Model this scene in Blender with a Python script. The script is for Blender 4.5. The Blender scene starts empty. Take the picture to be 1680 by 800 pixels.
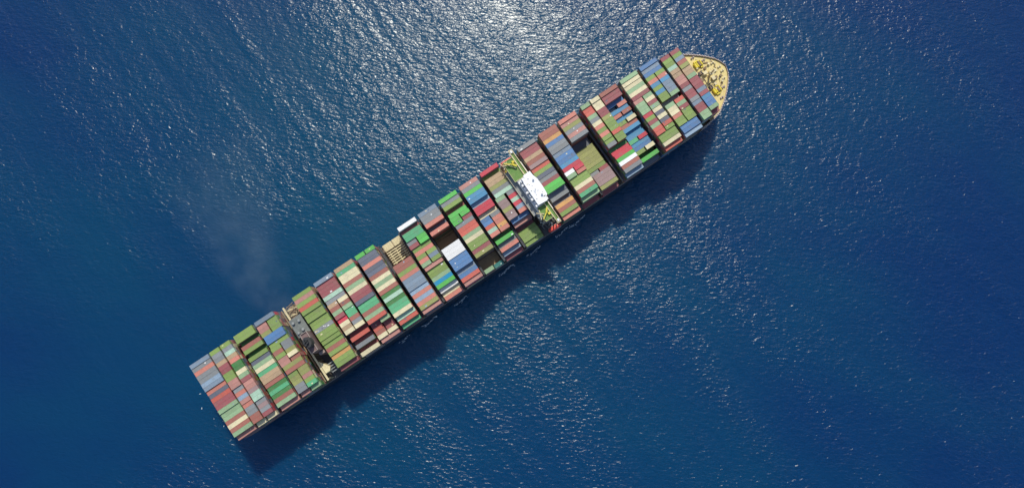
import bpy, math, random
from mathutils import Vector, Matrix, noise as mnoise

random.seed(7)
R = math.radians
scene = bpy.context.scene
COL = scene.collection

# ------------------------------------------------------------------ camera, sky, sun
CAM_H = 435.6
cam_d = bpy.data.cameras.new("camera")
cam_d.lens = 24.0
cam_d.sensor_width = 36.0
cam_d.clip_start = 1.0
cam_d.clip_end = 60000.0
cam = bpy.data.objects.new("camera", cam_d)
cam.location = (0, 0, CAM_H)
cam.rotation_euler = (R(7.5), 0, 0)
COL.objects.link(cam)
scene.camera = cam

SUN_EL, SUN_AZ = 54.0, 1.5          # azimuth clockwise from +Y
world = bpy.data.worlds.new("World")
scene.world = world
world.use_nodes = True
wn = world.node_tree
wn.nodes.clear()
sky = wn.nodes.new("ShaderNodeTexSky")
sky.sky_type = 'NISHITA'
sky.sun_disc = False
sky.sun_elevation = R(SUN_EL)
sky.sun_rotation = R(SUN_AZ)
bg = wn.nodes.new("ShaderNodeBackground")
bg.inputs['Strength'].default_value = 0.15
wo = wn.nodes.new("ShaderNodeOutputWorld")
wn.links.new(sky.outputs[0], bg.inputs[0])
wn.links.new(bg.outputs[0], wo.inputs[0])

sd = bpy.data.lights.new("sun", 'SUN')
sd.energy = 3.4
sd.angle = R(0.9)
sd.color = (1.0, 0.96, 0.83)
sun = bpy.data.objects.new("sun", sd)
sv = Vector((math.sin(R(SUN_AZ)) * math.cos(R(SUN_EL)), math.cos(R(SUN_AZ)) * math.cos(R(SUN_EL)), math.sin(R(SUN_EL))))
sun.rotation_euler = (-sv).to_track_quat('-Z', 'Y').to_euler()
sun.location = (0, 200, 400)
COL.objects.link(sun)

scene.view_settings.view_transform = 'Standard'
scene.view_settings.look = 'None'
scene.view_settings.exposure = 0.0
scene.view_settings.gamma = 1.0
scene.view_settings.use_curve_mapping = False

# ------------------------------------------------------------------ ship frame
TH = R(34.2)
SHIP = Matrix.Translation((-35.4, 52.0, 0)) @ Matrix.Rotation(TH, 4, 'Z')   # +X bow, +Y port
ROW = 2.53
HATCH = 21.2
TOP = 42.0
TIER = 2.6
def row_y(i): return 25.3 - (i + .5) * ROW

# ------------------------------------------------------------------ materials
def lin(c):
    c = c / 255.0
    return c / 12.92 if c <= .04045 else ((c + .055) / 1.055) ** 2.4
def alb(rgb, k=1.26):
    g = .3 * rgb[0] + .59 * rgb[1] + .11 * rgb[2]
    return tuple(min(.82, lin(v + (g - v) * .05) / k) for v in rgb)

def new_mat(name):
    m = bpy.data.materials.new(name)
    m.use_nodes = True
    nt = m.node_tree
    return m, nt, nt.nodes['Principled BSDF']

def N(nt, t, **kw):
    n = nt.nodes.new(t)
    for k, v in kw.items():
        if k in n.inputs: n.inputs[k].default_value = v
        else: setattr(n, k, v)
    return n

def paint(name, rgb, rough=.55, wear=.25, corr=False, dirt=(.20, .17, .13), scale=.35, metal=0.0):
    """weathered paint: stain patches, fine grime, optional corrugation relief"""
    m, nt, p = new_mat(name)
    L = nt.links.new
    tc = N(nt, 'ShaderNodeTexCoord')
    oi = N(nt, 'ShaderNodeObjectInfo')
    geo = N(nt, 'ShaderNodeNewGeometry')
    off = N(nt, 'ShaderNodeVectorMath', operation='MULTIPLY_ADD')
    comb = N(nt, 'ShaderNodeCombineXYZ')
    add = N(nt, 'ShaderNodeMath', operation='ADD')
    L(oi.outputs['Random'], add.inputs[0]); L(geo.outputs['Random Per Island'], add.inputs[1])
    for i in range(3): L(add.outputs[0], comb.inputs[i])
    off.inputs[1].default_value = (37.0, 91.0, 53.0)
    L(comb.outputs[0], off.inputs[0]); L(tc.outputs['Object'], off.inputs[2])
    n1 = N(nt, 'ShaderNodeTexNoise', Scale=scale, Detail=5.0, Roughness=.65)
    L(off.outputs[0], n1.inputs['Vector'])
    n2 = N(nt, 'ShaderNodeTexNoise', Scale=2.6, Detail=4.0, Roughness=.7)
    L(off.outputs[0], n2.inputs['Vector'])
    r1 = N(nt, 'ShaderNodeMapRange'); r1.inputs[1].default_value = .48; r1.inputs[2].default_value = .75
    r1.inputs[3].default_value = 0; r1.inputs[4].default_value = wear
    L(n1.outputs['Fac'], r1.inputs[0])
    hsv = N(nt, 'ShaderNodeHueSaturation')
    hsv.inputs['Color'].default_value = (*rgb, 1)
    vr = N(nt, 'ShaderNodeMapRange'); vr.inputs[1].default_value = 0; vr.inputs[2].default_value = 2
    vr.inputs[3].default_value = .80; vr.inputs[4].default_value = 1.22
    L(add.outputs[0], vr.inputs[0]); L(vr.outputs[0], hsv.inputs['Value'])
    mx = N(nt, 'ShaderNodeMix', data_type='RGBA')
    L(r1.outputs[0], mx.inputs[0]); L(hsv.outputs[0], mx.inputs[6]); mx.inputs[7].default_value = (*dirt, 1)
    mx2 = N(nt, 'ShaderNodeMix', data_type='RGBA', blend_type='MULTIPLY')
    r2 = N(nt, 'ShaderNodeMapRange'); r2.inputs[1].default_value = .25; r2.inputs[2].default_value = .75
    r2.inputs[3].default_value = .66; r2.inputs[4].default_value = 1.18
    L(n2.outputs['Fac'], r2.inputs[0])
    mx2.inputs[0].default_value = 1.0
    L(mx.outputs[2], mx2.inputs[6]); L(r2.outputs[0], mx2.inputs[7])
    L(mx2.outputs[2], p.inputs['Base Color'])
    p.inputs['Roughness'].default_value = rough
    p.inputs['Metallic'].default_value = metal
    p.inputs['Specular IOR Level'].default_value = .35
    if corr:
        wv = N(nt, 'ShaderNodeTexWave', wave_type='BANDS', bands_direction='X', Scale=1.1)
        L(tc.outputs['Object'], wv.inputs['Vector'])
        bp = N(nt, 'ShaderNodeBump', Strength=.5, Distance=.03)
        L(wv.outputs['Fac'], bp.inputs['Height']); L(bp.outputs[0], p.inputs['Normal'])
    return m

# name: (lit appearance, word)
PAL = {
 'gb': ((134, 152, 170), 'slate blue'), 'gy': ((146, 150, 152), 'grey'), 'sl': ((108, 114, 130), 'slate grey'),
 'lb': ((154, 178, 200), 'pale blue'), 'bl': ((92, 136, 186), 'blue'), 'vb': ((20, 156, 206), 'vivid azure'),
 'sk': ((86, 156, 198), 'sky blue'), 'gn': ((142, 168, 88), 'leaf green'), 'bg': ((98, 200, 90), 'bright green'),
 'dg': ((78, 140, 76), 'dark green'), 'sg': ((98, 186, 132), 'sea green'), 'lg': ((158, 190, 144), 'pale green'),
 'mt': ((182, 216, 190), 'mint'), 'sa': ((220, 136, 118), 'salmon'), 'rd': ((218, 72, 88), 'crimson'),
 'co': ((218, 106, 90), 'coral'), 'br': ((178, 110, 96), 'rust brown'), 'mr': ((168, 92, 96), 'maroon'),
 'pk': ((202, 142, 130), 'dusty pink'), 'mv': ((166, 138, 136), 'mauve grey'), 'cr': ((238, 224, 180), 'cream'),
 'wh': ((252, 249, 246), 'white'), 'tn': ((198, 166, 130), 'tan'), 'ol': ((162, 164, 96), 'olive'),
 'or': ((224, 166, 98), 'orange'), 'tl': ((52, 130, 122), 'teal')}
KEYS = list(PAL)
CMAT = {k: paint('container_paint_' + v[1].replace(' ', '_'), alb(v[0]), corr=True,
                 wear=.14 if k == 'wh' else .46, dirt=(.33, .29, .24) if k in ('wh', 'cr') else (.22, .18, .14))
        for k, v in PAL.items()}
M = {}
M['hull'] = paint('hull_paint', (.018, .030, .050), .45, .3, dirt=(.06, .05, .045), scale=.08)
M['deck'] = paint('deck_steel', (.19, .15, .115), .7, .5, dirt=(.16, .11, .07), scale=.15)
M['hatch'] = paint('hatch_paint', (.40, .30, .18), .65, .6, dirt=(.17, .12, .08), scale=.3)
M['fore'] = paint('forecastle_deck_paint', (.68, .55, .23), .6, .55, dirt=(.40, .28, .13), scale=.4)
M['bulwark'] = paint('bulwark_paint', (.38, .30, .27), .6, .5, dirt=(.30, .20, .14), scale=.5)
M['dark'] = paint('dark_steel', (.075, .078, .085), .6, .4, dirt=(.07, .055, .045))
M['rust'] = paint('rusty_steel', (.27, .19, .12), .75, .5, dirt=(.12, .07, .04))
M['cream'] = paint('cream_paint', (.70, .60, .36), .55, .4, dirt=(.38, .28, .16), scale=.6)
M['white'] = paint('white_paint', (.80, .79, .78), .45, .12, dirt=(.55, .52, .48))
M['green'] = paint('green_deck_paint', (.13, .27, .055), .6, .5, dirt=(.25, .26, .10), scale=.25)
M['grey'] = paint('grey_paint', (.27, .28, .27), .6, .4)
M['yellow'] = paint('yellow_paint', (.72, .58, .05), .5, .25, dirt=(.30, .20, .08))
M['casing'] = paint('casing_paint', (.20, .13, .125), .6, .5, dirt=(.09, .07, .07), scale=.3)
M['soot'] = paint('sooty_roof', (.20, .215, .20), .75, .75, dirt=(.045, .045, .055), scale=.16)
M['black'] = paint('black_soot', (.04, .04, .043), .8, .2)
M['orange'] = paint('lifeboat_paint', (.72, .085, .06), .35, .15)
M['glass'] = paint('window_glass', (.02, .03, .04), .12, .05)

# ------------------------------------------------------------------ mesh builder
class MB:
    def __init__(s): s.v, s.f, s.m = [], [], []
    def box(s, x0, x1, y0, y1, z0, z1, mi=0):
        b = len(s.v)
        s.v += [(x0, y0, z0), (x1, y0, z0), (x1, y1, z0), (x0, y1, z0), (x0, y0, z1), (x1, y0, z1), (x1, y1, z1), (x0, y1, z1)]
        for f in ((0, 3, 2, 1), (4, 5, 6, 7), (0, 1, 5, 4), (1, 2, 6, 5), (2, 3, 7, 6), (3, 0, 4, 7)):
            s.f.append(tuple(b + i for i in f)); s.m.append(mi)
        return s
    def cb(s, x, y, z, dx, dy, dz, mi=0):   # centred in x,y; base at z
        return s.box(x - dx / 2, x + dx / 2, y - dy / 2, y + dy / 2, z, z + dz, mi)
    def bar(s, p, q, w, h=None, mi=0):
        p, q = Vector(p), Vector(q); d = (q - p).normalized(); h = h or w
        u = d.cross(Vector((0, 0, 1)))
        if u.length < 1e-4: u = Vector((1, 0, 0))
        u.normalize(); n = u.cross(d)
        b = len(s.v)
        for e in (p, q):
            for a, c in ((-1, -1), (1, -1), (1, 1), (-1, 1)):
                s.v.append(tuple(e + u * a * w / 2 + n * c * h / 2))
        for f in ((0, 1, 2, 3), (7, 6, 5, 4), (0, 4, 5, 1), (1, 5, 6, 2), (2, 6, 7, 3), (3, 7, 4, 0)):
            s.f.append(tuple(b + i for i in f)); s.m.append(mi)
        return s
    def tube(s, p, q, r0, r1=None, n=10, mi=0):
        p, q = Vector(p), Vector(q); r1 = r0 if r1 is None else r1
        d = (q - p).normalized(); u = d.orthogonal().normalized(); w = d.cross(u)
        b = len(s.v)
        for e, r in ((p, r0), (q, r1)):
            for k in range(n):
                a = 2 * math.pi * k / n
                s.v.append(tuple(e + u * math.cos(a) * r + w * math.sin(a) * r))
        for k in range(n):
            s.f.append((b + k, b + (k + 1) % n, b + n + (k + 1) % n, b + n + k)); s.m.append(mi)
        s.f.append(tuple(b + k for k in reversed(range(n)))); s.m.append(mi)
        s.f.append(tuple(b + n + k for k in range(n))); s.m.append(mi)
        return s
    def prism(s, pts, z0, z1, mi=0):        # pts counter-clockwise
        b = len(s.v); n = len(pts)
        s.v += [(x, y, z0) for x, y in pts] + [(x, y, z1) for x, y in pts]
        for k in range(n):
            s.f.append((b + k, b + (k + 1) % n, b + n + (k + 1) % n, b + n + k)); s.m.append(mi)
        s.f.append(tuple(b + k for k in reversed(range(n)))); s.m.append(mi)
        s.f.append(tuple(b + n + k for k in range(n))); s.m.append(mi)
        return s
    def loft(s, rings, cap=True, mi=0):
        b = len(s.v); n = len(rings[0])
        for r in rings: s.v += [tuple(p) for p in r]
        for j in range(len(rings) - 1):
            for k in range(n):
                a = b + j * n
                s.f.append((a + k, a + (k + 1) % n, a + n + (k + 1) % n, a + n + k)); s.m.append(mi)
        if cap:
            s.f.append(tuple(b + k for k in reversed(range(n)))); s.m.append(mi)
            a = b + (len(rings) - 1) * n
            s.f.append(tuple(a + k for k in range(n))); s.m.append(mi)
        return s
    def mesh(s, name, mats):
        me = bpy.data.meshes.new(name)
        me.from_pydata(s.v, [], s.f)
        for m in mats: me.materials.append(m)
        me.polygons.foreach_set('material_index', s.m)
        me.update()
        return me
    def build(s, name, mats, parent=None, smooth=False):
        if not isinstance(mats, (list, tuple)): mats = [mats]
        me = s.mesh(name, mats)
        if smooth: me.polygons.foreach_set('use_smooth', [True] * len(me.polygons))
        o = bpy.data.objects.new(name, me)
        COL.objects.link(o)
        if parent: o.parent = parent
        return o

def tag(o, label=None, cat=None, group=None, kind=None):
    if label: o['label'] = label
    if cat: o['category'] = cat
    if group: o['group'] = group
    if kind: o['kind'] = kind
    return o
def empty(name, mat=None):
    o = bpy.data.objects.new(name, None)
    o.empty_display_size = 1.0
    COL.objects.link(o)
    if mat: o.matrix_world = mat
    return o

# ------------------------------------------------------------------ water
def make_water():
    mb = MB()
    S = 30000.0
    mb.v = [(-S, -S, 0), (S, -S, 0), (S, S, 0), (-S, S, 0)]
    mb.f = [(0, 1, 2, 3)]; mb.m = [0]
    m, nt, p = new_mat('sea_water')
    L = nt.links.new
    tc = N(nt, 'ShaderNodeTexCoord')
    def mapped(rot, sx, sy, loc=(0, 0, 0)):
        mp = N(nt, 'ShaderNodeMapping')
        mp.inputs['Rotation'].default_value = (0, 0, R(rot))
        mp2 = N(nt, 'ShaderNodeMapping')
        mp2.inputs['Scale'].default_value = (sx, sy, 1); mp2.inputs['Location'].default_value = loc
        L(tc.outputs['Object'], mp.inputs['Vector']); L(mp.outputs[0], mp2.inputs['Vector'])
        return mp2.outputs[0]
    def nz(vec, detail, rough, lac=2.0, dist=0.0):
        n = N(nt, 'ShaderNodeTexNoise', Scale=1.0, Detail=detail, Roughness=rough, Lacunarity=lac, Distortion=dist)
        L(vec, n.inputs['Vector']); return n.outputs['Fac']
    def math_(op, a, b):
        n = N(nt, 'ShaderNodeMath', operation=op)
        for i, x in enumerate((a, b)):
            if isinstance(x, (int, float)): n.inputs[i].default_value = x
            else: L(x, n.inputs[i])
        return n.outputs[0]
    def rng(x, a, b, c, d):
        n = N(nt, 'ShaderNodeMapRange')
        for i, v in enumerate((a, b, c, d)): n.inputs[i + 1].default_value = v
        L(x, n.inputs[0]); return n.outputs[0]
    # wind-driven patches and streaks (lanes of rougher and calmer water)
    lanes = nz(mapped(52, 1 / 170, 1 / 26, (3.1, 7.7, 0)), 3, .55, dist=.3)
    big = nz(mapped(0, 1 / 240, 1 / 170, (.7, 1.9, 0)), 2, .5)
    amp = math_('ADD', rng(lanes, .34, .66, .5, 1.25), rng(big, .3, .7, -.2, .25))
    # calmer water in the lee of the hull, widening towards the stern
    sub = N(nt, 'ShaderNodeVectorMath', operation='SUBTRACT'); sub.inputs[1].default_value = (-35.4, 52.0, 0)
    L(tc.outputs['Object'], sub.inputs[0])
    rot = N(nt, 'ShaderNodeMapping'); rot.inputs['Rotation'].default_value = (0, 0, R(-34.2)); L(sub.outputs[0], rot.inputs['Vector'])
    sep = N(nt, 'ShaderNodeSeparateXYZ'); L(rot.outputs[0], sep.inputs[0])
    width = rng(sep.outputs[0], -220, 60, 120, 12)
    ratio = math_('DIVIDE', math_('SUBTRACT', sep.outputs[1], 22), width)
    ratio = math_('ADD', ratio, rng(nz(mapped(30, 1 / 45, 1 / 30, (8, 2, 0)), 3, .6), .3, .7, -.35, .35))
    calm = math_('MULTIPLY', rng(ratio, .5, 1.35, 1, 0), math_('MULTIPLY', rng(sep.outputs[1], -30, 18, 0, 1), rng(sep.outputs[0], 0, 55, 1, 0)))
    amp = math_('MULTIPLY', amp, math_('SUBTRACT', 1.0, math_('MULTIPLY', calm, .72)))
    # waves, heights in metres
    w1 = nz(mapped(6, 1 / 6.5, 1 / 7.5), 2, .5, dist=.4)
    w2 = nz(mapped(8, 1 / 3.6, 1 / 1.75, (11, 5, 0)), 2, .5, dist=.6)
    w3 = nz(mapped(-8, 1 / 1.9, 1 / 1.0, (4, 9, 0)), 2, .55)
    h = math_('ADD', math_('MULTIPLY', w1, WAVE[0]), math_('ADD', math_('MULTIPLY', w2, WAVE[1]), math_('MULTIPLY', w3, WAVE[2])))
    h = math_('MULTIPLY', h, amp)
    bp = N(nt, 'ShaderNodeBump', Strength=1.0, Distance=1.0)
    L(h, bp.inputs['Height'])
    L(bp.outputs[0], p.inputs['Normal'])
    # teal haze light around the sun glint painted into base colour, deep blue beyond
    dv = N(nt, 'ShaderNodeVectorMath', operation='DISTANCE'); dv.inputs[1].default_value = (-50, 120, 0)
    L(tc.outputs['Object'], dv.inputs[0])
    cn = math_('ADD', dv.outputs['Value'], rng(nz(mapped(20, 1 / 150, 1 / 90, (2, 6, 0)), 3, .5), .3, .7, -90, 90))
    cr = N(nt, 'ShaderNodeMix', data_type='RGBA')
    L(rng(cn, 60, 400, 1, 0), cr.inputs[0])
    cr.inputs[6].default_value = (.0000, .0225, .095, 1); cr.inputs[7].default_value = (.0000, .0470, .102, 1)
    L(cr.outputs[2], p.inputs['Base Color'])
    p.inputs['Roughness'].default_value = .25
    p.subsurface_method = 'BURLEY'          # light spreads some metres below the surface
    p.inputs['Subsurface Weight'].default_value = 1.0
    p.inputs['Subsurface Radius'].default_value = (5.0, 11.0, 13.0)
    p.inputs['Subsurface Scale'].default_value = 1.0
    p.inputs['IOR'].default_value = 1.333
    p.inputs['Specular IOR Level'].default_value = .62
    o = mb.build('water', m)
    tag(o, kind='structure')
WAVE = (.64, .62, .11)
make_water()

# ------------------------------------------------------------------ ship hull
ship = empty('container_ship', SHIP)
tag(ship, 'long dark hulled container ship with a white bridge under way on blue sea', 'ship')

def half_deck(s):
    pts = [(-164, 24.6), (-158, 25.7), (140, 25.7), (160, 25.7), (172, 25.4), (178, 24.6), (184, 23.0), (190, 19.2), (195, 15.2), (199, 11.4), (202, 7.9), (204, 4.4), (205.2, 0.0)]
    return interp(pts, s)
def half_wl(s):
    pts = [(-164, 13), (-150, 21), (-120, 25.5), (110, 25.7), (130, 24.4), (150, 20.0), (165, 14.5), (178, 8.5), (188, 3.6), (194, .7), (195, .25), (205.2, .25)]
    return interp(pts, s)
def interp(pts, s):
    if s <= pts[0][0]: return pts[0][1]
    for (a, va), (b, vb) in zip(pts, pts[1:]):
        if s <= b: return va + (vb - va) * (s - a) / (b - a)
    return pts[-1][1]
DECK = 19.0
FORE = 24.0
def deck_z(s): return DECK if s < 176 else FORE
def make_hull():
    st = [-164, -158, -150, -140, -120, -80, -40, 0, 40, 80, 110, 130, 140, 150, 160, 168, 172, 175.9, 176.1, 180, 184, 187, 190, 193, 195.5, 198, 200, 202, 203.6, 204.6, 205.2]
    rings = []
    for s in st:
        zt = deck_z(s)
        hd, hw = half_deck(s), half_wl(s)
        ring = []
        lv = [(-3.0, 0), (0.0, 0.04), (6.0, .30), (12.0, .62), (zt - 4, .93), (zt, 1.0)]
        # the stem rakes: lower levels end earlier
        port, star = [], []
        for z, k in lv:
            y = hw + (hd - hw) * k
            x = s if s < 190 else 190 + (s - 190) * (.35 + .65 * k)
            port.append((x, max(y, .02), z)); star.append((x, -max(y, .02), z))
        rings.append(port[::-1] + star)      # port top -> keel -> starboard top
    mb = MB()
    b0 = 0; n = len(rings[0])
    for r in rings: mb.v += r
    for j in range(len(rings) - 1):
        for k in range(n - 1):
            a = j * n
            mb.f.append((a + n + k, a + n + k + 1, a + k + 1, a + k)); mb.m.append(0)
        mb.f.append(((j + 1) * n + n - 1, (j + 1) * n, j * n, j * n + n - 1)); mb.m.append(0)
    mb.f.append(tuple(reversed(range(n)))); mb.m.append(0)
    mb.f.append(tuple(range((len(rings) - 1) * n, len(rings) * n))); mb.m.append(0)
    me = mb
    o = me.build('hull', M['hull'], ship)
    # main deck and forecastle deck sheets
    md = MB(); xs = [-163.9, -158, -100, 0, 100, 140, 160, 168, 175.95]
    pts = [(x, -half_deck(x) + .25) for x in xs] + [(x, half_deck(x) - .25) for x in reversed(xs)]
    md.prism(pts, DECK + .004, DECK + .05); md.build('main_deck', M['deck'], ship)
    fd = MB(); xs = [176.15, 180, 184, 187, 190, 193, 195.5, 198, 200, 202, 203.6, 204.6]
    pts = [(x, -max(half_deck(x) - .4, .15)) for x in xs] + [(x, max(half_deck(x) - .4, .15)) for x in reversed(xs)]
    fd.prism(pts, FORE + .004, FORE + .06); fd.build('forecastle_deck', M['fore'], ship)
    # bulwark round the bow: thick wall with rail cap and stays
    bw = MB(); xs = [168, 172, 176.2, 180, 184, 187, 190, 193, 195.5, 198, 200, 202, 203.6, 204.6, 205.1]
    for sg in (1, -1):
        for a, c in zip(xs, xs[1:]):
            ya, yc = sg * (half_deck(a) - .06), sg * (half_deck(c) - .06)
            za = FORE - 4 if a < 176 else FORE
            for (z0, z1, t) in ((za, FORE + .95, .18), (FORE + .95, FORE + 1.1, 1.0)):
                q = [(a, ya), (c, yc), (c, yc - sg * t), (a, ya - sg * t)]
                if sg > 0: q = q[::-1]
                bw.prism(q, z0, z1)
            bw.bar(((a + c) / 2, (ya + yc) / 2 - sg * .9, FORE + .05), ((a + c) / 2, (ya + yc) / 2 - sg * .15, FORE + .9), .12)
    bw.build('bulwark', M['bulwark'], ship)
    rl = MB()
    for sg in (1, -1):
        for k in range(26):
            x = 170 + k * 1.33
            y = sg * (half_deck(x) - .4)
            rl.cb(x, y, FORE + 1.1, .3, .3, .6)
    rl.build('fairlead', M['white'], ship)['kind'] = 'stuff'
    # side rail walkways at deck edge
    for sg in (1, -1):
        w = MB()
        w.box(-160, 166, sg * 25.3 - .12, sg * 25.3 + .12, DECK + .9, DECK + 1.05)
        for k in range(110): w.cb(-159 + k * 2.96, sg * 25.3, DECK + .05, .1, .1, .9)
        w.build('side_railing', M['grey'], ship)
make_hull()

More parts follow.
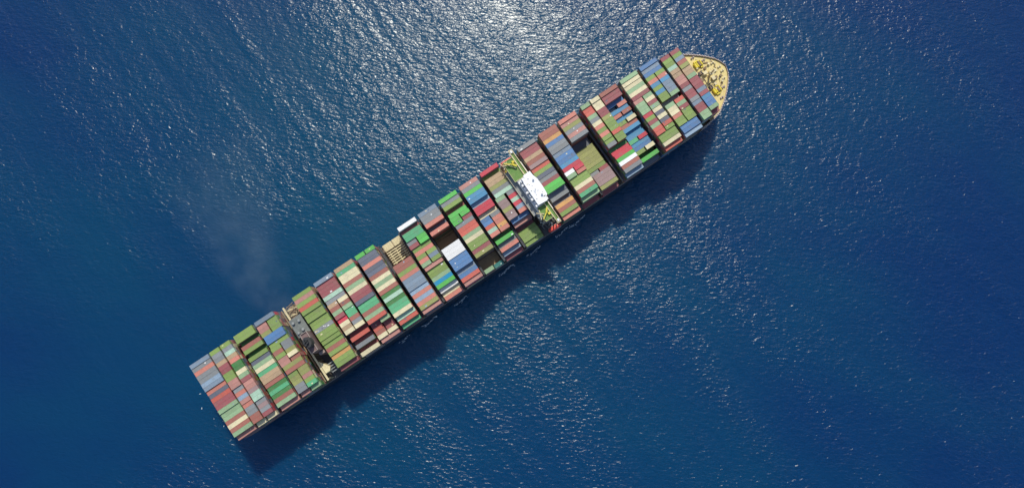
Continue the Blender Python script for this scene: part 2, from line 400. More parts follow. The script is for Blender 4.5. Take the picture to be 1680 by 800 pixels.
# ------------------------------------------------------------------ cargo plan
# rows run from port to starboard; colour[:height in tiers below the top]; aft|forward for short boxes; . = empty cell
BAYS = [
 (-161.9, "gb gy:-.15 sa:-.15 gy:-.15 gy:-.15 lb:-.15 gb:-.15 sa:-.5 sl:-.5 co:-.5 mr:-.5 mr:-.5 lg:-.5 lg:-.8 lg:-.8 br:-.8 cr:-.8 br:-.8 lg:-.8 pk:-1.9"),
 (-148.3, "gn|gn gy|gy gy|mt tn|tn mr|sa mr|dg gn|dg gn|cr pk|lg pk|mr gy:-.3|pk:-.1 sa:-.3|pk:-.1 lb:-.3|mv:-.1 pk:-.3|mt:-.1 sa:-.5|mt:-.1 gy:-.5|gy:-.4 gy:-.5|mv:-.4 br:-.5|gy:-.4 br:-.5|mr:-.4 cr:-1.9|cr:-1.7"),
 (-132.8, "gn gn dg:-1.9 br:-.6 gn:-.6 dg:-2.4 gn:-.6 sl:-.8 lg:-.6 cr:-.6 sg:-.7 tn:-.6 tn:-.6 br:-.7 dg:-.8 sg:-.7 dg:-.8 br:-.7 lg:-.7 pk:-1.9"),
 (-118.9, "gb pk:-.3|gn:-.3 pk:-.3|gn:-.3 ol:-.3|gn:-.3 bl:-.2 bl:-.2 gn:-.5 gn:-.5|gy:-.5 br:-.5|gy:-.5 gn:-.5|ol:-.5 pk:-.6|cr:-.2 pk:-.6|br:-.6 ol:-.6 br:-.6 gn:-.9|ol:-.7 ol:-.9|ol:-.7 ol:-.9|pk:-.7 gy:-.9|gn:-.7 gy:-.9|sg:-.6 pk:-2|lg:-1.7"),
 (-93.4, "gn pk gn co gn gn:-.3 gn:-.3 gn:-.7 gn:-.7 gy:-.7 gn:-.7 gn:-.7 gn:-.9 gn:-1.2 br:-1.2 gn:-1.2 or:-1.5 gn:-1.5 gn:-1.5 mr:-2.7"),
 (-78.9, "gb mr:-.4 mr:-.4 mr:-.4 mt:-.4 gy:-.5 tn:-.5|cr:-.5 br:-.5|br:-.5 lg:-.5|lg:-.5 mr:-.5|sg:-.7 rd:-.8|sg:-.7 cr:-.8|br:-.7 tn:-.8|gy:-.7 cr:-.8|cr:-.7 mr:-3 co:-1.7 mr:-3.4 gy:-2.1 mr:-3.9 cr:-2.6"),
 (-65.0, "tn sg cr cr br lg cr mr mr sl sg:-.3 sg:-.3 br:-.3 lg:-.3 co:-.3 mr:-2.5|lg:-1.1 co:-2.3|mr:-2.8 br:-2.3|mr:-2.8 cr:-2|cr:-2 pk:-2.5"),
 (-50.5, "bg:-.2|bg:-.2 sl:-.3 sl:-.3 sa:-.3 sl:-.3 sl:-.3 br:-.3 cr:-.3 lg:-.3 cr:-.3 br:-.3 dg:-.4 mt:-.3 dg:-.4 sg:-.3 sg:-.3 cr:-.3 mt:-1.4 co:-1.5 sg:-2.6"),
 (-35.7, ". . . . . . . br br gn sa gb gb gb lb:-.3 sa:-.3 lb:-.3 sa:-.3 ol:-.3 pk:-.8"),
 (-21.2, "wh mr:-1.3 sg:-.5 sg:-.5 gy:-.8|bg:-.5 mr:-.8|bg:-.5 gn:-1.2 sa:-1.1 gn:-1.1|gn:-1.1 sa:-1.1|gb:-1.1 lg:-1.1|gn:-1.1 pk:-1.4 gn:-1.9 gn:-1.9 lg:-1.9 vb:-1.8 bg:-1.7 wh:-2.9 cr:-3.9 sa:-3.9"),
 (-7.0, "gb gy gy sa sl:-2.1 sa:-.8 . . . . wh bl_w wh bl:-.2 bl:-.2 bl:-.2 gb:-1.3 bl:-1.2 co:-1.2 pk:-1.6"),
 (7.4, "bg gy:-.2 gn:-.1 br:-1.8 bg:-.8 bg:-.8|bg:-.8 bg:-.8|mr:-1 gy:-1 co:-1 co:-1 lg:-1 cr:-1 gn:-1 gn:-1 mr:-1.1 ol:-1.1 . . . lg:-4|tl:-5.5"),
 (22.0, "pk gy bg sk sk lb:-1.2 rd:-1 rd:-1 cr:-2.1 bl:-1.8|gy:-1.8 bl:-1.8|sa:-1.8 co:-1.8|sa:-1.8 mt:-1.8|or:-1.8 sa:-1.8|sa:-1.8 dg:-4.2 bg:-2.5 gy:-3.7 sa:-3.4 lb:-4.7 mr:-6"),
 (36.6, "rd gn:-1.8 tn:-.8 tn:-.8 ol:-.8 gy:-.8 mt:-.7 lg:-.8|gy:-.8 mv:-.8|rd:-.8 mv:-.8|mt:-.8 ol:-.8|rd:-.8 mv:-.8|lb:-.8 mv:-.8|sa:-.8 bl:-2 pk:-3 mr:-5.5 gn:-5 gn:-4.6 gn:-4.6 gn:-5"),
 (63.3, "gy mr:-.3 mr:-.3 tn:-.3 br:-.3 mv:-.3 co:-.6 gn:-.6 sl:-.6 gy:-.7 mr:-.7 bg:-.5 bg:-.3 sl:-1.9 gy:-2 sl:-3.2 or:-2.3 br:-2.3 gn:-2.3 sa:-2.8"),
 (78.6, "br br or bl gy gy gb:-.2 bl:-.2 bl:-.2 sk:-.2 rd:-.2 wh:-.3|rd:-.2 lg:-.3|sa:-.4 gn:-.8 gn:-.8 cr:-.8 br:-.8 sg:-.8 lg:-2 mr:-6"),
 (92.8, "sa pk:-.3 ol:-.3 gy:-.3 pk:-.3 gy:-.3 sl:-5 sl:-5 ol:-4 ol:-4 ol:-4 ol:-4 ol:-4 gn:-4.1 gy:-4.3|mr:-4 mv:-3.3 mv:-3.3 mv:-3.3 ol:-3.4 mr:-6"),
 (109.5, "lg|cr co:-.3|cr:-.3 co:-.3|cr:-.3 lg:-.3|mr:-.3 gy:-.3|mr:-.3 cr:-.3|ol:-.3 sa:-.3|gn:-.3 gn:-.3|gn:-.3 sa:-.3|gn:-.3 gn:-.3|co:-.3 gn:-.5|gn:-.4 gy:-.5|gn:-.4 dg:-2.4 rd:-2.2 rd:-1.6 bg:-1.6 wh:-1.6 br:-1.7 gy:-1.7 lb:-2.9"),
 (122.9, "br mr:-.3 mr:-.3 bl:-1.9 gb:-3|sa:-1.4 sk:-1.7 sa:-1.8|br:-1.6 sk:-2.2 gn:-2.2|cr:-1.8 br:-2.3 sk:-2.2 sk:-3.2 sk:-2.9 sg:-2.8|rd:-2.7 sk:-3 bl:-3 gn:-3|cr:-2.6 dg:-5.4 bg:-3.2 sl:-5"),
 (137.8, "lg cr:-.2 cr:-.4 lg:-.4 cr:-.4 mr:-.4 pk:-.5|lg:-.5 lg:-.5|cr:-.5 lg:-.5|mr:-.5 lg:-.5|lg:-.5 rd:-.6|cr:-.6 gn:-.6|sl:-.6 mr:-.6|cr:-.5 lg:-.6|sl:-.6 co:-.5|co:-.5 co:-.5|gn:-.6 gn:-.9 gn:-.9 cr:-1 co:-2"),
 (152.2, "bl gb:-.3 bl:-.3 gn:-.3|gn:-.3 sa:-.3|sa:-.3 sk:-.3|sk:-.3 gn:-.3|gb:-.3 sk:-.3|gb:-.3 gn:-.3|gb:-.3 gn:-.3|lg:-.3 gy:-2 lg:-.7|co:-.7 cr:-.7|lg:-.7 cr:-.7|mr:-.7 sa:-.8|gn:-.8 gn:-.8|gn:-.8 gn:-.8|gn:-.8 bl:-1.1 bl:-1.1 lb:-1.5"),
 (166.6, ". mr|mr gn|gn gn|gb mt|br tn|ol tn:-.1|tn:-.2 pk:-.1|tn:-.2 pk:-.1|lg:-.2 mr:-.1|mr:-.3 gy:-.2|mr:-.3 mr:-.2|mr:-.3 mr:-.2|gb:-.3 gy:-.2|mr:-.3 gb:-.3|sk:-.4 mr:-.3|bl:-.4 mr:-.3|bl:-.4 lg:-.3|lg:-.4 lg:-.3|mr:-1.9 ."),
]
BAYNAME = ['sternmost bay', 'second bay from the stern', 'third bay from the stern', 'bay behind the funnel',
           'bay before the funnel'] + ['%s bay past the funnel' % w for w in
           ('second', 'third', 'fourth', 'fifth', 'sixth', 'seventh', 'eighth', 'ninth')] + ['bay behind the bridge', 'bay before the bridge'] + \
          ['%s bay past the bridge' % w for w in ('second', 'third', 'fourth', 'fifth', 'sixth', 'seventh')] + ['foremost bay by the bow']
ORD = ['first', 'second', 'third', 'fourth', 'fifth', 'sixth', 'seventh', 'eighth', 'ninth', 'tenth', 'eleventh', 'twelfth', 'thirteenth',
       'fourteenth', 'fifteenth', 'sixteenth', 'seventeenth', 'eighteenth', 'nineteenth', 'twentieth']
L40, L20, CW, CH = 12.19, 6.06, 2.50, 2.6

def container_shape(mb, x, y, z, length, mi=0, h=CH):
    """corner posts and castings, recessed wall and roof panels, door bars at the aft end"""
    x0, x1, y0, y1, z1 = x - length / 2, x + length / 2, y - CW / 2, y + CW / 2, z + h
    mb.box(x0 + .07, x1 - .07, y0 + .05, y1 - .05, z + .10, z1 - .06, mi)          # body, set back from the frame
    for yy in (y0, y1 - .10):                                                       # top and bottom rails
        mb.box(x0 + .17, x1 - .17, yy, yy + .10, z1 - .13, z1 - .005, mi)
        mb.box(x0 + .17, x1 - .17, yy, yy + .10, z, z + .14, mi)
    for xx in (x0, x1 - .14):
        mb.box(xx, xx + .14, y0 + .17, y1 - .17, z1 - .13, z1 - .005, mi)
        for yy in (y0, y1 - .17): mb.box(xx, xx + .14 if xx == x0 else x1, yy, yy + .17, z + .005, z1 + .012, mi)   # corner posts with castings
    for yy in (y - .6, y - .2, y + .2, y + .6): mb.box(x0 + .02, x0 + .07, yy, yy + .05, z + .2, z1 - .2, mi)   # door lock bars
MESH = {}
def container_mesh(length, key):
    k = (length, key)
    if k not in MESH:
        mb = MB(); container_shape(mb, 0, 0, 0, length)
        MESH[k] = mb.mesh('forty_foot_container' if length > 10 else 'short_container', [CMAT[key]])
    return MESH[k]

tops = []
lower = MB()
RC = ['br', 'mr', 'gn', 'gb', 'gy', 'mv', 'sl', 'mr', 'br', 'dg', 'pk', 'cr', 'bl', 'tn', 'rd', 'sl']
for bi, (s0, plan) in enumerate(BAYS):
    short = {3, 5, 6}
    for ri, cell in enumerate(plan.split()):
        if cell == '.': continue
        halves = cell.split('|')
        for hi, c in enumerate(halves):
            key, _, hh = c.partition(':')
            if key == 'bl_w': key = 'wh'
            ztop = TOP + (float(hh) if hh else 0.0) * TIER + random.choice((0, 0, 0, .04, -.04))
            if len(halves) == 2:
                gap = .95 if bi == 1 or bi == 17 or bi == 21 else (1.5 if bi == 13 else .7)
                mid = s0 + 6.1
                x = mid - gap / 2 - L20 / 2 if hi == 0 else mid + gap / 2 + L20 / 2
                ln = L20
            else:
                x, ln = s0 + 6.1, L40
            x += random.uniform(-.05, .05)
            tops.append(dict(bay=bi, row=ri, half=hi if len(halves) == 2 else None, key=key, x=x, y=row_y(ri), z=ztop - CH, ln=ln))
            # the boxes under it, down to the hatch covers
            z = ztop - CH
            while z - HATCH > .9:
                hgt = CH if z - HATCH > 2 * CH else min(2.9, z - HATCH)
                if z - hgt - HATCH < .9: hgt = z - HATCH
                container_shape_simple = lower.box(x - ln / 2, x + ln / 2, row_y(ri) - CW / 2, row_y(ri) + CW / 2, z - hgt + .02, z - .02,
                                                   KEYS.index(random.choice(RC)))
                z -= hgt

# choose the 300 long boxes that show largest; every short one is its own object
camv = Vector((0, 0, CAM_H))
def shown(t):
    p = SHIP @ Vector((t['x'], t['y'], t['z'] + CH))
    d = camv - p
    a = t['ln'] * CW * d.normalized().z / d.length_squared
    if t['half'] is None:
        hp = max([q['z'] for q in tops if q['bay'] == t['bay'] and q['row'] == t['row'] - 1] + [0])
        a *= 1 - min(.6, max(0, (hp - t['z']) * .12))
    return a
longs = sorted([t for t in tops if t['half'] is None], key=shown, reverse=True)
shorts = sorted([t for t in tops if t['half'] is not None], key=shown, reverse=True)
single = longs[:300] + shorts[:300]
for t in longs[300:] + shorts[300:]:
    container_shape(lower, t['x'], t['y'], t['z'], t['ln'], KEYS.index(t['key']))

cell_of = {}
for t in tops: cell_of.setdefault((t['bay'], t['row']), []).append(t)
def neigh(t, d):
    q = cell_of.get((t['bay'], t['row'] + d))
    if not q: return None
    if len(q) == 2 and t['half'] is not None: return PAL[q[t['half']]['key']][1]
    return PAL[q[0]['key']][1]
def mk_labels():
    for t in single:
        c = PAL[t['key']][1]
        where = BAYNAME[t['bay']]
        half = '' if t['half'] is None else (' aft half,', ' forward half,')[t['half']]
        a, b = neigh(t, -1), neigh(t, 1)
        kind = 'long' if t['half'] is None else 'short'
        if a is None and t['row'] <= 1: l = '%s %s container,%s at the port edge of the %s' % (c, kind, half, where)
        elif b is None and t['row'] >= 18: l = '%s %s container,%s at the starboard edge of the %s' % (c, kind, half, where)
        elif a and b: l = '%s %s container,%s between %s and %s in the %s' % (c, kind, half, a, b, where)
        else: l = '%s %s container,%s beside the empty hold of the %s' % (c, kind, half, where)
        if a and a == b and a != c: l = '%s %s container,%s with %s on both sides in the %s' % (c, kind, half, a, where)
        t['label'] = l
    cnt = {}
    for t in single: cnt[t['label']] = cnt.get(t['label'], 0) + 1
    for t in single:
        if cnt[t['label']] > 1 or len(t['label'].split()) > 16:
            half = '' if t['half'] is None else (' aft half of', ' forward half of')[t['half']]
            kind = 'long' if t['half'] is None else 'short'
            t['label'] = '%s %s container, %s row from port,%s %s' % (
                PAL[t['key']][1], kind, ORD[t['row']], half + '' , BAYNAME[t['bay']])
            t['label'] = ' '.join(t['label'].split())
mk_labels()
box_objs = []
for t in single:
    is_long = t['half'] is None
    o = bpy.data.objects.new('forty_foot_container' if is_long else 'short_container', container_mesh(t['ln'], t['key']))
    COL.objects.link(o)
    o.matrix_world = SHIP @ Matrix.Translation((t['x'], t['y'], t['z']))
    box_objs.append(o)
    tag(o, t['label'], 'container' if is_long else 'short container',
        'long containers stacked on the ship' if is_long else 'short containers stacked on the ship')
def roof_patches():
    rr = random.Random(3)
    for o, t in zip(box_objs, single):
        n = 0
        if t['bay'] in (10, 15) and t['key'] in ('bl', 'gb'): n = rr.choice((0, 1, 1, 2))
        elif t['bay'] == 4 and t['key'] == 'gy': n = 7
        elif t['key'] not in ('wh', 'cr') and rr.random() < .10: n = 1
        for k in range(n):
            mb = MB(); l = rr.uniform(.5, 1.4)
            mb.cb(rr.uniform(-5, 5) * t['ln'] / 12.2, rr.uniform(-.7, .7), CH - .055, l, rr.uniform(.4, .8), .02)
            mb.build('roof_patch', CMAT[rr.choice(('wh', 'cr', 'lb')) if rr.random() < .8 else 'sl'], o)
roof_patches()
lo = lower.build('stacked_container', [CMAT[k] for k in KEYS])
lo.matrix_world = SHIP
tag(lo, 'lower containers of the stacks, seen as sides in the gaps between the bays', 'containers', kind='stuff')

# ------------------------------------------------------------------ hatch covers, lashing bridges
def hatches():
    for bi, (s0, plan) in enumerate(BAYS):
        if bi == 8: continue
        for y0, y1 in ((-25.2, -8.6), (-8.4, 8.4), (8.6, 25.2)):
            if bi == 21: y0, y1 = max(y0, -22.6), min(y1, 22.6)
            mb = MB()
            mb.box(s0 - .2, s0 + 12.4, y0, y1, DECK + .05, HATCH - .15)
            n = 5
            for k in range(n):
                yy = y0 + .3 + (y1 - y0 - .6) * (k + .5) / n
                mb.box(s0 + .2, s0 + 12.0, yy - .25, yy + .25, HATCH - .15, HATCH - .03)
            for xx in (s0 + .1, s0 + 6.0, s0 + 11.9): mb.box(xx, xx + .25, y0 + .1, y1 - .1, HATCH - .15, HATCH - .02)
            mb.build('hatch_cover', M['hatch'], ship)
hatches()

def lashing(s, z=30.0, w=1.1, m='dark', y0=-24.9, y1=24.9, top=None):
    mb = MB()
    mb.box(s - w / 2, s + w / 2, y0, y1, z - .25, z)
    n = 11
    for k in range(n):
        y = y0 + .4 + (y1 - y0 - .8) * k / (n - 1)
        for xx in (s - w / 2 + .12, s + w / 2 - .12):
            mb.cb(xx, y, DECK + .05, .22, .3, z + 1.0 - DECK - .05)
        if k < n - 1: mb.bar((s, y, DECK + 1), (s, y + (y1 - y0 - .8) / (n - 1), z - .3), .15)
    for xx in (s - w / 2 + .05, s + w / 2 - .05): mb.box(xx - .05, xx + .05, y0, y1, z + .95, z + 1.05)
    return mb.build('lashing_bridge', M[m], ship)
for a, b in zip(BAYS, BAYS[1:]):
    e = a[0] + 12.3; g = b[0]
    if 0 < g - e < 6: lashing((e + g) / 2, w=min(1.2, (g - e) * .5), z=29 if (g - e) < 1.5 else 31)
lashing(62.3, 31)
lashing(-163.0, 27, .9)

# open hold with yellow cell guides in the fifth bay ahead of the funnel
def open_hold():
    s0 = BAYS[8][0]
    ya, yb = 7.5, 25.0
    fl = MB(); fl.box(s0, s0 + 12.2, -25.2, ya - .1, DECK + .05, HATCH - .05); fl.build('hatch_cover', M['hatch'], ship)
    pit = MB(); pit.box(s0 - .1, s0 + 12.3, ya, yb, DECK + .06, DECK + .3); pit.build('hold_floor', M['rust'], ship)
    for k, (xa, xb) in enumerate(((s0 + .1, s0 + 6.1), (s0 + 6.6, s0 + 12.1))):
        p = MB(); p.box(xa, xb, yb - 4.4, yb, 24.0, 24.5)
        for j in range(4): p.box(xa + .4 + j * 1.45, xa + .6 + j * 1.45, yb - 4.2, yb - .2, 24.5, 24.66)
        p.build('hold_panel', M['cream'], ship)
    for k in range(8):
        y = yb - 5.6 - k * 1.5
        g = MB(); g.box(s0 + .1, s0 + 12.1, y - .3, y + .3, 24.0, 24.5)
        for j in range(3): g.box(s0 + 1.5 + j * 4.2, s0 + 2.4 + j * 4.2, y - .75, y - .3, 23.6, 24.3)
        g.build('cell_guide', M['cream'], ship)
    for xx in (s0 + .2, s0 + 5.9, s0 + 12.0):
        g = MB(); g.box(xx - .25, xx + .25, ya, yb - 4.5, 23.3, 23.98)
        for k in range(6): g.box(xx - .2, xx + .2, ya + .3 + k * 2.2, ya + .6 + k * 2.2, DECK + .3, 23.3)
        g.build('hold_beam', M['rust'], ship)
open_hold()

# ------------------------------------------------------------------ funnel casing
def funnel():
    s0, s1 = -104.6, -94.6
    c = MB()
    c.box(s0 + 5.0, s1 - .6, -8.6, 3.9, DECK + .05, 46.0)
    cas = c.build('funnel_casing', M['casing'], ship)
    g = MB()
    for a in ((s0 + 5.0, s1 - .6, -8.6, -8.35), (s0 + 5.0, s1 - .6, 3.65, 3.9), (s1 - .85, s1 - .6, -8.35, 3.65), (s0 + 5.0, s0 + 5.25, -8.35, 3.65)):
        g.box(*a, 46.0, 46.9)
    g.build('casing_coaming', M['bulwark'], cas)
    f = MB()
    f.loft([[(-96.9 + rx * math.cos(a), -2.6 + ry * math.sin(a), z) for a in [k * math.pi / 10 for k in range(20)]]
            for rx, ry, z in ((2.3, 3.3, 46.0), (2.2, 3.1, 52.0))])
    f.build('funnel', M['black'], cas)
    for k, (dx, dy, r) in enumerate(((-.7, -1.2, .55), (.6, -.6, .5), (-.5, .5, .45), (.7, .9, .4), (-.2, 1.8, .35))):
        p = MB(); p.tube((-96.9 + dx, -2.6 + dy, 52.0), (-97.1 + dx, -2.6 + dy, 53.6), r); p.build('exhaust_pipe', M['black'], cas)
    # sooty roof on the port side of the casing
    r = MB(); r.box(s0 + 1.6, s1 - .5, 4.1, 15.8, DECK + .05, 38.0)
    rf = r.build('engine_room_roof', M['soot'], ship)
    v = MB()
    for x, y in ((-101, 13), (-98, 7), (-101.2, 6.5), (-97.4, 12.6)):
        v.tube((x, y, 38.0), (x, y, 39.3), .55, .55); v.tube((x, y, 39.3), (x, y, 39.7), .9, .7)
    v.build('ventilator', M['grey'], rf)
    # cream walkway right across
    w = MB(); w.box(-103.3, -102.2, -25.0, 25.2, 33.0, 33.35)
    for yy in range(-24, 26, 4): w.cb(-103.2, yy, DECK + .05, .25, .3, 14); w.cb(-102.3, yy, DECK + .05, .25, .3, 14)
    w.build('casing_walkway', M['cream'], ship)
    w2 = MB(); w2.box(-105.6, -104.9, -24.5, 24.8, 30.0, 30.3)
    for yy in range(-24, 25, 4): w2.cb(-105.2, yy, DECK + .05, .5, .4, 11)
    w2.build('casing_walkway', M['rust'], ship)
    # port-side gear
    for k in range(5):
        y = 17 + k * 1.8
        b = MB(); b.bar((-102, y, 31.2), (-95.5 - (k % 3) * 1.2, y + 1.2 - (k % 2) * 2, 31.2), .4); b.cb(-98, y + .5, DECK + .05, .4, .4, 12)
        b.bar((-101.5, y + .8, 30.6), (-97.5, y - .8, 30.6), .3)
        b.build('pipe_rack', M['cream'] if k % 2 else M['rust'], ship)
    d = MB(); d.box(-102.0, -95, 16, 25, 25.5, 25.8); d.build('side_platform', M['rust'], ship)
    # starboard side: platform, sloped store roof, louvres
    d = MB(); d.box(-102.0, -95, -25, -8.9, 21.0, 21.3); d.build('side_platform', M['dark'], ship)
    t = MB(); t.prism([(-101.9, -13.0), (-101.9, -21.0), (-99.0, -21.0), (-97.6, -19.0)], 28.0, 33.6)
    t.build('store_house', M['cream'], ship)
    for k in range(4):
        y = -17.2 - k * 1.7
        l = MB(); l.box(-98.6, -94.8, y - .3, y + .3, 32.0, 32.3); l.cb(-96.5, y, 21.3, .3, .3, 10.7)
        l.build('louvre', M['grey'], ship)
    e = MB(); e.box(-98.5, -95, -10.6, -8.9, DECK + .05, 36.0); e.build('stair_tower', M['bulwark'], ship)
funnel()

# ------------------------------------------------------------------ bridge and accommodation
def bridge():
    base = MB(); base.box(52.2, 60.6, -16.5, 17.2, DECK + .05, 44.7)
    acc = base.build('accommodation_block', M['white'], ship)
    for x0, x1, y0, y1 in ((50.9, 57.6, 8.5, 22.0), (52.6, 57.6, -20.8, -11.5)):
        d = MB(); d.box(x0, x1, y0, y1, 44.72, 45.0); fl = d.build('deck_floor', M['green'], acc)
        r = MB()
        for xa, ya, xb, yb in ((x0, y0, x0, y1), (x0, y1, x1, y1), (x1, y1, x1, y0), (x0, y0, x1, y0)):
            r.bar((xa, ya, 46.0), (xb, yb, 46.0), .14); r.bar((xa, ya, 45.5), (xb, yb, 45.5), .08)
            n = max(2, int((abs(xa - xb) + abs(ya - yb)) / 1.8))
            for k in range(n): r.cb(xa + (xb - xa) * k / n, ya + (yb - ya) * k / n, 45.0, .1, .1, 1.0)
        r.build('deck_railing', M['cream'], fl)
        for k in range(2):
            yy = y0 + 2 + k * (y1 - y0 - 4)
            c = MB(); c.bar((x1 - 1, yy, DECK), (x1 - 1, yy, 44.7), .6); c.bar((x0 + .6, yy, DECK), (x0 + .6, yy, 44.7), .6); c.build('deck_post', M['cream'], fl)
    g = MB(); g.box(48.95, 52.1, -13.8, 17.0, 41.3, 41.6)
    for k in range(9): g.cb(50.4, -12.8 + k * 3.5, DECK + .05, .5, .5, 22.2)
    g.build('aft_walkway', M['grey'], acc)
    e = MB()
    for x in (49.0,): e.box(x, x + .12, -13.7, 16.9, 42.5, 42.62)
    for k in range(17): e.cb(49.05, -13.6 + k * 1.85, 41.6, .08, .08, .9)
    e.build('aft_railing', M['cream'], acc)
    # deckhouse
    h = MB()
    h.box(54.4, 60.9, -10.8, 7.6, 45.0, 49.0)
    house = h.build('wheelhouse', M['white'], ship)
    rf = MB(); rf.prism([(54.0, 4.4), (53.8, -10.8), (59.6, -11.3), (59.8, -9.4), (61.8, -8.2), (62.2, -3.0), (62.1, 2.4), (61.2, 5.6), (61.0, 8.6), (56.2, 8.4), (56.0, 6.4), (54.6, 6.2)], 49.0, 49.6)
    rf.build('roof', M['white'], house)
    for k in range(11):
        w = MB(); y = -9.8 + k * 1.55; w.box(60.92, 61.02, y, y + 1.25, 46.4, 48.2); w.build('window', M['glass'], house)
    for (x, y, dx, dy, z0, dz) in ((53.9, 6.6, 1.0, 1.3, 44.72, 2.6), (53.5, 4.0, 1.8, 1.0, 44.72, 3.3), (53.7, 1.6, 1.4, 1.7, 44.72, 2.2), (53.3, -1.0, 2.2, .9, 44.72, 3.6), (53.7, -3.4, 1.4, 1.5, 44.72, 2.9), (53.4, -5.8, 2.0, 1.2, 44.72, 3.6), (53.7, -8.2, 1.4, 1.4, 44.72, 2.0), (53.5, -10.4, 1.8, .9, 44.72, 3.4)):
        b = MB(); b.cb(x, y, z0, dx, dy, dz); b.cb(x, y, z0 + dz, dx + .3, dy + .3, .12); b.build('stair_landing', M['white'], house)
    for (x, y, dx, dy, dz, m) in ((56.4, 2.4, .5, .8, .4, 'white'), (57.4, .8, .4, .7, .3, 'white'), (55.2, -1.6, .5, .4, .4, 'grey'), (59.9, -8.2, 1.2, .4, .5, 'grey'), (56.4, -5.0, .6, .4, .3, 'white'), (55.2, -7.2, .5, .3, .4, 'grey'), (57.6, 5.4, .9, .7, .3, 'white'), (58.6, -3.2, .8, .8, .3, 'white'), (55.4, 3.0, .5, .5, .3, 'cream'), (60.2, -5.4, .7, .9, .3, 'white')):
        b = MB(); b.cb(x, y, 49.6, dx, dy, dz); b.build('roof_unit', M[m], house)
    mast = MB(); mast.tube((57.6, -2.0, 49.6), (57.6, -2.0, 52.9), .22, .12); mast.bar((57.6, -3.4, 52.6), (57.6, -.6, 52.6), .14)
    mast.build('radar_mast', M['white'], house)
    for x, y in ((59.8, 3.2), (59.2, -6.6)):
        b = MB(); b.tube((x, y, 49.6), (x, y, 50.2), .3)
        b.loft([[(x + r * math.cos(a), y + r * math.sin(a), z) for a in [k * math.pi / 6 for k in range(12)]] for r, z in ((.4, 50.2), (.65, 50.6), (.65, 51.0), (.4, 51.4), (.1, 51.5))])
        b.build('radome', M['white'], house)
    # bridge wings: open walkways with cream bulwarks
    for y0, y1 in ((7.7, 26.2), (-25.4, -10.9)):
        up = y0 > 0
        d = MB(); d.box(58.1, 59.8, y0, y1, 44.7, 44.95)
        wing = d.build('bridge_wing', M['green'], ship)
        b = MB(); b.box(57.75, 58.1, y0, y1, 44.6, 45.9); b.box(59.8, 60.15, y0, y1, 44.6, 45.9)
        ya, yb = (y1 - .35, y1) if up else (y0, y0 + .35)
        b.box(58.1, 59.8, ya, yb, 44.62, 45.88)
        b.build('wing_bulwark', M['cream'], wing)
        c = MB(); yc = y1 - 1.5 if up else y0 + 1.5; c.cb(58.95, yc, 44.95, 1.2, 1.6, 1.5); c.build('wing_console', M['white'], wing)
        c = MB()
        for k in range(5):
            y = y0 + (y1 - y0) * (k + .5) / 5
            c.bar((58.9, y, DECK), (58.9, y, 44.6), .5)
        c.build('wing_support', M['cream'], wing)
    # cranes on the side decks
    for x, y, sg in ((55.6, 17.6, 1), (56.0, -16.2, -1)):
        p = MB(); p.tube((x, y, 45.0), (x, y, 47.2), .6, .55); cr = p.build('stores_crane', M['yellow'], ship)
        j = MB(); j.bar((x, y, 47.3), (x - 4.2, y + sg * 3.0, 47.6), .55); j.bar((x - .2, y, 47.0), (x + 1.4, y - sg * 1.8, 47.0), 1.0); j.build('crane_jib', M['yellow'], cr)
        k = MB(); k.cb(x + .9, y + sg * 1.6, 45.0, 1.5, 1.4, 1.4); k.build('crane_cab', M['yellow'], cr)
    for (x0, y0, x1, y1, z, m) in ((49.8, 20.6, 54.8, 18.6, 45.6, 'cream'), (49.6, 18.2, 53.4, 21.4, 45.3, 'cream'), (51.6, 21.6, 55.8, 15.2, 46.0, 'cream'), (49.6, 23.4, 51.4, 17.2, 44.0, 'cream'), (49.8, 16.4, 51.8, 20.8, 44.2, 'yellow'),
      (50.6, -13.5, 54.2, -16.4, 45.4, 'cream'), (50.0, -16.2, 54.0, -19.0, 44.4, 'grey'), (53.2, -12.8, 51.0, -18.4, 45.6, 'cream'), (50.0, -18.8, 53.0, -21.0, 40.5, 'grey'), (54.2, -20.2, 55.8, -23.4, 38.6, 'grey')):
        b = MB(); b.bar((x0, y0, z), (x1, y1, z), .42, .5); b.cb((x0 + x1) / 2, (y0 + y1) / 2, DECK, .3, .3, z - DECK)
        b.build('davit_beam', M[m], ship)
    # low side decks
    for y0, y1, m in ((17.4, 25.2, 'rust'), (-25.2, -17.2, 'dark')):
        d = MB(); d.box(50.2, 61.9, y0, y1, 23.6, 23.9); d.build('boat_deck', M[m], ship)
    for k in range(6):
        x = 51.2 + k * 1.9; b = MB(); b.bar((x, -18, 26.5), (x + .8, -22.2, 26.5), .3); b.cb(x + .4, -21, 23.9, .3, .3, 2.5); b.build('deck_pipe', M['grey'], ship)
bridge()

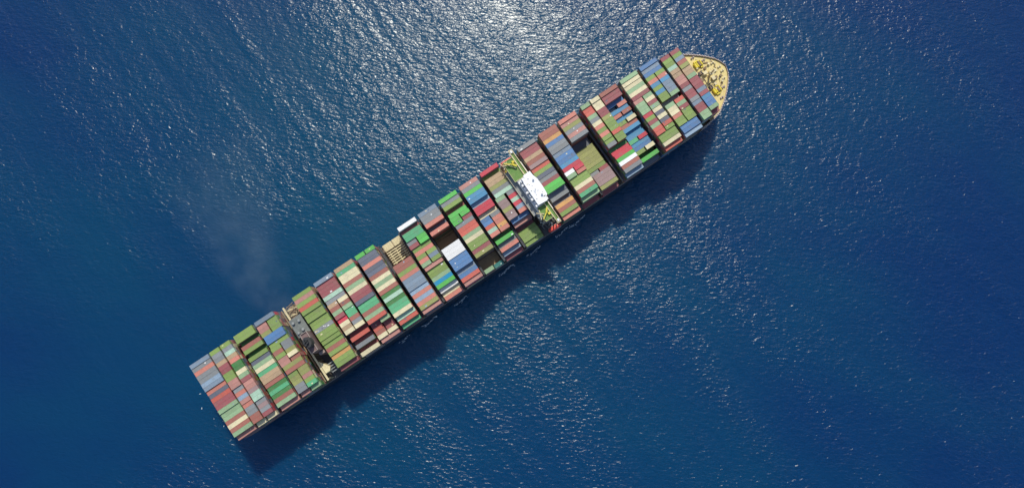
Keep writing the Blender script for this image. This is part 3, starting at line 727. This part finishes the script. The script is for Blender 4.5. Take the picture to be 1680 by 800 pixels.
def lifeboat(x, y, z, rz, label):
    root = empty('lifeboat', SHIP @ Matrix.Translation((x, y, z)) @ Matrix.Rotation(rz, 4, 'Z'))
    tag(root, label, 'lifeboat', 'lifeboats on the davits beside the bridge')
    ln, n = 9.2, 12
    def ring(xx, w, zb, zt, top):
        r = []
        for k in range(n):
            a = 2 * math.pi * k / n
            c, s_ = math.cos(a), math.sin(a)
            r.append((xx, c * w, (zt if s_ > 0 else zb) * abs(s_) * (1 if s_ > 0 else 1)))
        return r
    secs = [(-.5, .10), (-.46, .55), (-.36, .88), (-.15, 1.0), (.15, 1.0), (.34, .82), (.44, .5), (.5, .08)]
    hb = MB(); hb.loft([[(f * ln, math.cos(a) * 1.6 * w, min(0, math.sin(a)) * 1.35 * (.4 + .6 * w) + (0.05 if math.sin(a) > 0 else 0)) for a in [2 * math.pi * k / n for k in range(n)]] for f, w in secs])
    hb.build('hull', M['orange'], root, True)
    cb = MB(); cb.loft([[(f * ln * .93, math.cos(a) * 1.5 * w, .05 + max(0, math.sin(a)) * 1.5 * (.3 + .7 * w)) for a in [2 * math.pi * k / n for k in range(n)]] for f, w in secs])
    cb.build('canopy', M['orange'], root, True)
    w = MB(); w.cb(-2.6, 0, 1.1, 1.5, 1.5, .95); w.build('conning_dome', M['orange'], root)
    for sg in (1, -1):
        g = MB(); g.box(-ln * .42, ln * .38, sg * 1.62 - .06, sg * 1.62 + .06, -.15, .1); g.build('fender', M['white'], root)
    p = MB(); p.cb(-ln * .5 + .1, 0, -1.2, .3, .15, 1.0); p.build('rudder', M['dark'], root)
lifeboat(56.2, 25.4, 26.5, 0, 'red enclosed lifeboat on the port side of the bridge')
lifeboat(57.6, -24.6, 26.5, 0, 'red enclosed lifeboat half in shade at the starboard side of the bridge')

# ------------------------------------------------------------------ forecastle gear
def forecastle():
    z = FORE + .06
    for sg in (1, -1):
        w = MB(); w.cb(191.0, sg * 10.0, z, 5.4, 4.0, .35)
        win = w.build('anchor_windlass', M['yellow'], ship)
        for k in range(4):
            d = MB(); x = 189.0 + k * 1.35; yc = sg * 10.0
            d.tube((x, yc - 1.5, z + 1.3), (x, yc + 1.5, z + 1.3), .62 if k % 2 else .85, n=12)
            d.cb(x, yc - 1.7, z + .3, .3, .25, 1.6); d.cb(x, yc + 1.7, z + .3, .3, .25, 1.6)
            d.build('winch_drum', M['yellow'] if k != 2 else M['rust'], win)
        b = MB(); b.cb(190.6, sg * 12.4, z, 2.6, .9, 1.2); b.cb(192.4, sg * 7.6, z, 1.8, .8, 1.0); b.build('winch_motor', M['yellow'], win)
        c = MB(); c.bar((193.4, sg * 9.6, z + .5), (197.4, sg * 7.6, z + .3), .5); c.build('anchor_chain', M['rust'], win)
        for (x, y) in ((185.6, 2.4 if sg > 0 else 4.2), (188.6, 4.6 if sg > 0 else 6.6)):
            m = MB(); m.cb(x, sg * y, z, 3.0, 2.4, .3)
            mw = m.build('mooring_winch', M['dark'], ship)
            for k in range(3):
                d = MB(); d.tube((x - 1 + k, sg * y - 1.1, z + 1.0), (x - 1 + k, sg * y + 1.1, z + 1.0), .5 + .15 * (k % 2), n=10); d.build('winch_drum', M['dark'] if k != 1 else M['rust'], mw)
    # foremast
    m = MB(); m.tube((192.0, 0, z), (192.0, 0, z + 13), .7, .35)
    fm = m.build('foremast', M['cream'], ship)
    a = MB(); a.bar((192, -2.4, z + 9), (192, 2.4, z + 9), .3); a.bar((192, -1.4, z + 11.5), (192, 1.4, z + 11.5), .25); a.build('mast_yard', M['cream'], fm)
    p = MB(); p.cb(192, 0, z + 7, 2.4, 2.6, .2); p.build('mast_platform', M['cream'], fm)
    for sg in (1, -1):
        s = MB(); s.bar((192, 0, z + 8), (188.6, sg * 3.0, z), .35); s.build('mast_stay', M['cream'], fm)
    # deck houses, vents, bollards, hatches
    for (x, y, dx, dy, dz, mt) in ((191.0, 3.0, 2.2, 1.8, 2.2, 'cream'), (193.4, -2.6, 1.8, 2.2, 2.0, 'cream'), (194.4, 2.2, 1.4, 1.2, 1.2, 'fore'),
                                   (195.2, -3.0, 1.6, 1.4, 1.4, 'rust'), (197.4, 1.0, 1.8, 1.4, .9, 'cream'), (186.4, 0.4, 2.0, 2.4, 1.8, 'rust'), (186.2, 5.6, 1.2, 1.8, 1.4, 'cream'), (186.0, -6.6, 1.4, 1.6, 1.2, 'fore'), (198.6, -3.6, 1.0, 1.0, 1.0, 'rust'), (192.6, -6.2, 1.2, 1.6, 1.1, 'cream'), (193.2, 5.6, 1.3, 1.3, 1.2, 'rust')):
        b = MB(); b.cb(x, y, z, dx, dy, dz); b.cb(x, y, z + dz, dx + .3, dy + .3, .15); b.build('deck_locker', M[mt], ship)
    for (x, y) in ((180.8, 20.6), (184.8, 18.8), (190.8, 15.6), (195.6, 10.6), (199.2, 6.0), (201.4, 1.6)):
        for sg in (1, -1):
            b = MB()
            for dx in (-.7, .7): b.tube((x + dx, sg * y, z), (x + dx, sg * y, z + 1.1), .42, .42); b.tube((x + dx, sg * y, z + 1.1), (x + dx, sg * y, z + 1.25), .55, .5)
            b.cb(x, sg * y, z, 2.4, 1.0, .12)
            b.build('bollard', M['bulwark'] if (x + sg) % 2 > .5 else M['cream'], ship)
    for (x, y) in ((181.4, 14.8), (188.8, 8.2), (196.4, 6.6), (191.0, -9.0), (182.6, -15.2), (197.0, -7.2)):
        b = MB(); b.tube((x, y, z), (x, y, z + 1.4), .4); b.tube((x, y, z + 1.4), (x, y, z + 1.9), .85, .6); b.build('ventilator', M['cream'], ship)
    # ropes and gear clutter on the deck
    rr = random.Random(11)
    q = MB()
    for k in range(70):
        x = rr.uniform(180, 200); y = rr.uniform(-1, 1) * max(1, half_deck(x) - 4)
        if abs(y) > 7.5 and rr.random() < .75: continue
        a = rr.uniform(0, math.pi); l = rr.uniform(.6, 2.6)
        q.bar((x, y, z + .2), (x + math.cos(a) * l, y + math.sin(a) * l, z + .2), rr.uniform(.2, .5), .35, rr.choice((0, 1, 2, 2, 2)))
    q.build('rope_gear', [M['rust'], M['dark'], M['cream']], ship)['kind'] = 'stuff'
    # breakwater
    b = MB(); b.box(179.7, 180.0, -22.0, 22.0, z, z + 2.2); b.build('breakwater', M['bulwark'], ship)
forecastle()

# ------------------------------------------------------------------ funnel smoke and foam on the water
def smoke():
    """one drifting plume; density fades smoothly from its centre line to nothing at the mesh"""
    Y0, Y1 = -2.6, 118.0
    cx = lambda y: -97.0 + .0042 * (y + 2.6) ** 2 / 2 - .05 * (y + 2.6)
    rad = lambda y: 3.5 + .34 * (y - Y0)
    cz = lambda y: 54.0 + .24 * (y - Y0)
    n = 16
    mb = MB()
    mb.loft([[(cx(y) + rad(y) * 1.05 * math.cos(a), y, max(cz(y) + .55 * rad(y) * math.sin(a), 43.5 if y < 27 else 20)) for a in [-2 * math.pi * k / n for k in range(n)]]
             for y in [Y0 + (Y1 - Y0) * t / 12 for t in range(13)]])
    m = bpy.data.materials.new('funnel_smoke'); m.use_nodes = True
    nt = m.node_tree; nt.nodes.clear(); L = nt.links.new
    out = N(nt, 'ShaderNodeOutputMaterial')
    pv = N(nt, 'ShaderNodeVolumePrincipled')
    pv.inputs['Color'].default_value = (.86, .93, .95, 1)
    tc = N(nt, 'ShaderNodeTexCoord')
    sep = N(nt, 'ShaderNodeSeparateXYZ'); L(tc.outputs['Object'], sep.inputs[0])
    X, Y, Z = sep.outputs
    def f(op, *a):
        q = N(nt, 'ShaderNodeMath', operation=op)
        for i, v in enumerate(a):
            if isinstance(v, (int, float)): q.inputs[i].default_value = v
            else: L(v, q.inputs[i])
        return q.outputs[0]
    yy = f('ADD', Y, 2.6)
    c = f('SUBTRACT', f('MULTIPLY', f('MULTIPLY', yy, yy), .0021), f('ADD', f('MULTIPLY', yy, .05), 97.0))
    r = f('MULTIPLY_ADD', yy, .34, 3.5)
    dx = f('DIVIDE', f('SUBTRACT', X, c), r)
    dz = f('DIVIDE', f('SUBTRACT', Z, f('MULTIPLY_ADD', yy, .24, 54.0)), f('MULTIPLY', r, .55))
    fall = f('MAXIMUM', f('SUBTRACT', 1.0, f('ADD', f('MULTIPLY', dx, dx), f('MULTIPLY', dz, dz))), 0.0)
    nz = N(nt, 'ShaderNodeTexNoise', Scale=.075, Detail=3.0, Roughness=.6); L(tc.outputs['Object'], nz.inputs['Vector'])
    r1 = N(nt, 'ShaderNodeMapRange'); L(nz.outputs['Fac'], r1.inputs[0])
    for i, v in enumerate((.36, .68, .1, 1)): r1.inputs[i + 1].default_value = v
    r2 = N(nt, 'ShaderNodeMapRange'); L(Y, r2.inputs[0])
    for i, v in enumerate((10, 115, .0135, .0)): r2.inputs[i + 1].default_value = v
    L(f('MULTIPLY', f('MULTIPLY', fall, r1.outputs[0]), r2.outputs[0]), pv.inputs['Density'])
    L(pv.outputs[0], out.inputs['Volume'])
    m.cycles.volume_step_rate = 2.0
    o = mb.build('smoke', m); o.matrix_world = SHIP
    tag(o, 'thin pale exhaust smoke drifting from the funnel over the sea', 'smoke', kind='stuff')
smoke()

def foam():
    m, nt, p = new_mat('sea_foam')
    L = nt.links.new
    p.inputs['Base Color'].default_value = (.62, .68, .70, 1); p.inputs['Roughness'].default_value = .8
    rr = random.Random(5)
    mb = MB()
    def patch(x, y, l, w, a):
        k = 7; pts = []
        for i in range(k):
            t = 2 * math.pi * i / k; f = rr.uniform(.55, 1.1)
            u, v = l / 2 * math.cos(t) * f, w / 2 * math.sin(t) * f
            pts.append((x + u * math.cos(a) - v * math.sin(a), y + u * math.sin(a) + v * math.cos(a)))
        mb.prism(pts, .004, .10)
    # bow wave curls along the starboard side and flecks under the stern
    for s0, s1, n in ((-44, -33, 22), (-20, -10, 20), (14, 26, 26), (36, 47, 14), (58, 82, 34), (-62, -54, 10)):
        for k in range(n):
            x = s0 + (s1 - s0) * (k + rr.random()) / n
            patch(x, -26.9 - abs(rr.gauss(0, .55)) - .6 * math.sin((x - s0) * .5), rr.uniform(.8, 2.4), rr.uniform(.2, .6), rr.gauss(.05, .2))
    for k in range(70):
        x = -166 - abs(rr.gauss(0, 10)); y = rr.gauss(-2, 10)
        patch(x, y, rr.uniform(.3, 1.5), rr.uniform(.15, .5), rr.uniform(0, 3.1))
    for k in range(46):
        x = 190 - rr.random() ** 1.4 * 40; y = -(half_wl(x) + .6 + rr.random() ** 2 * 6)
        patch(x, y, rr.uniform(.4, 1.6), rr.uniform(.15, .5), rr.gauss(-.4, .4))
    o = mb.build('wake_foam', m); o.matrix_world = SHIP
    tag(o, 'broken white foam along the starboard waterline and under the stern', 'foam', kind='stuff')
foam()
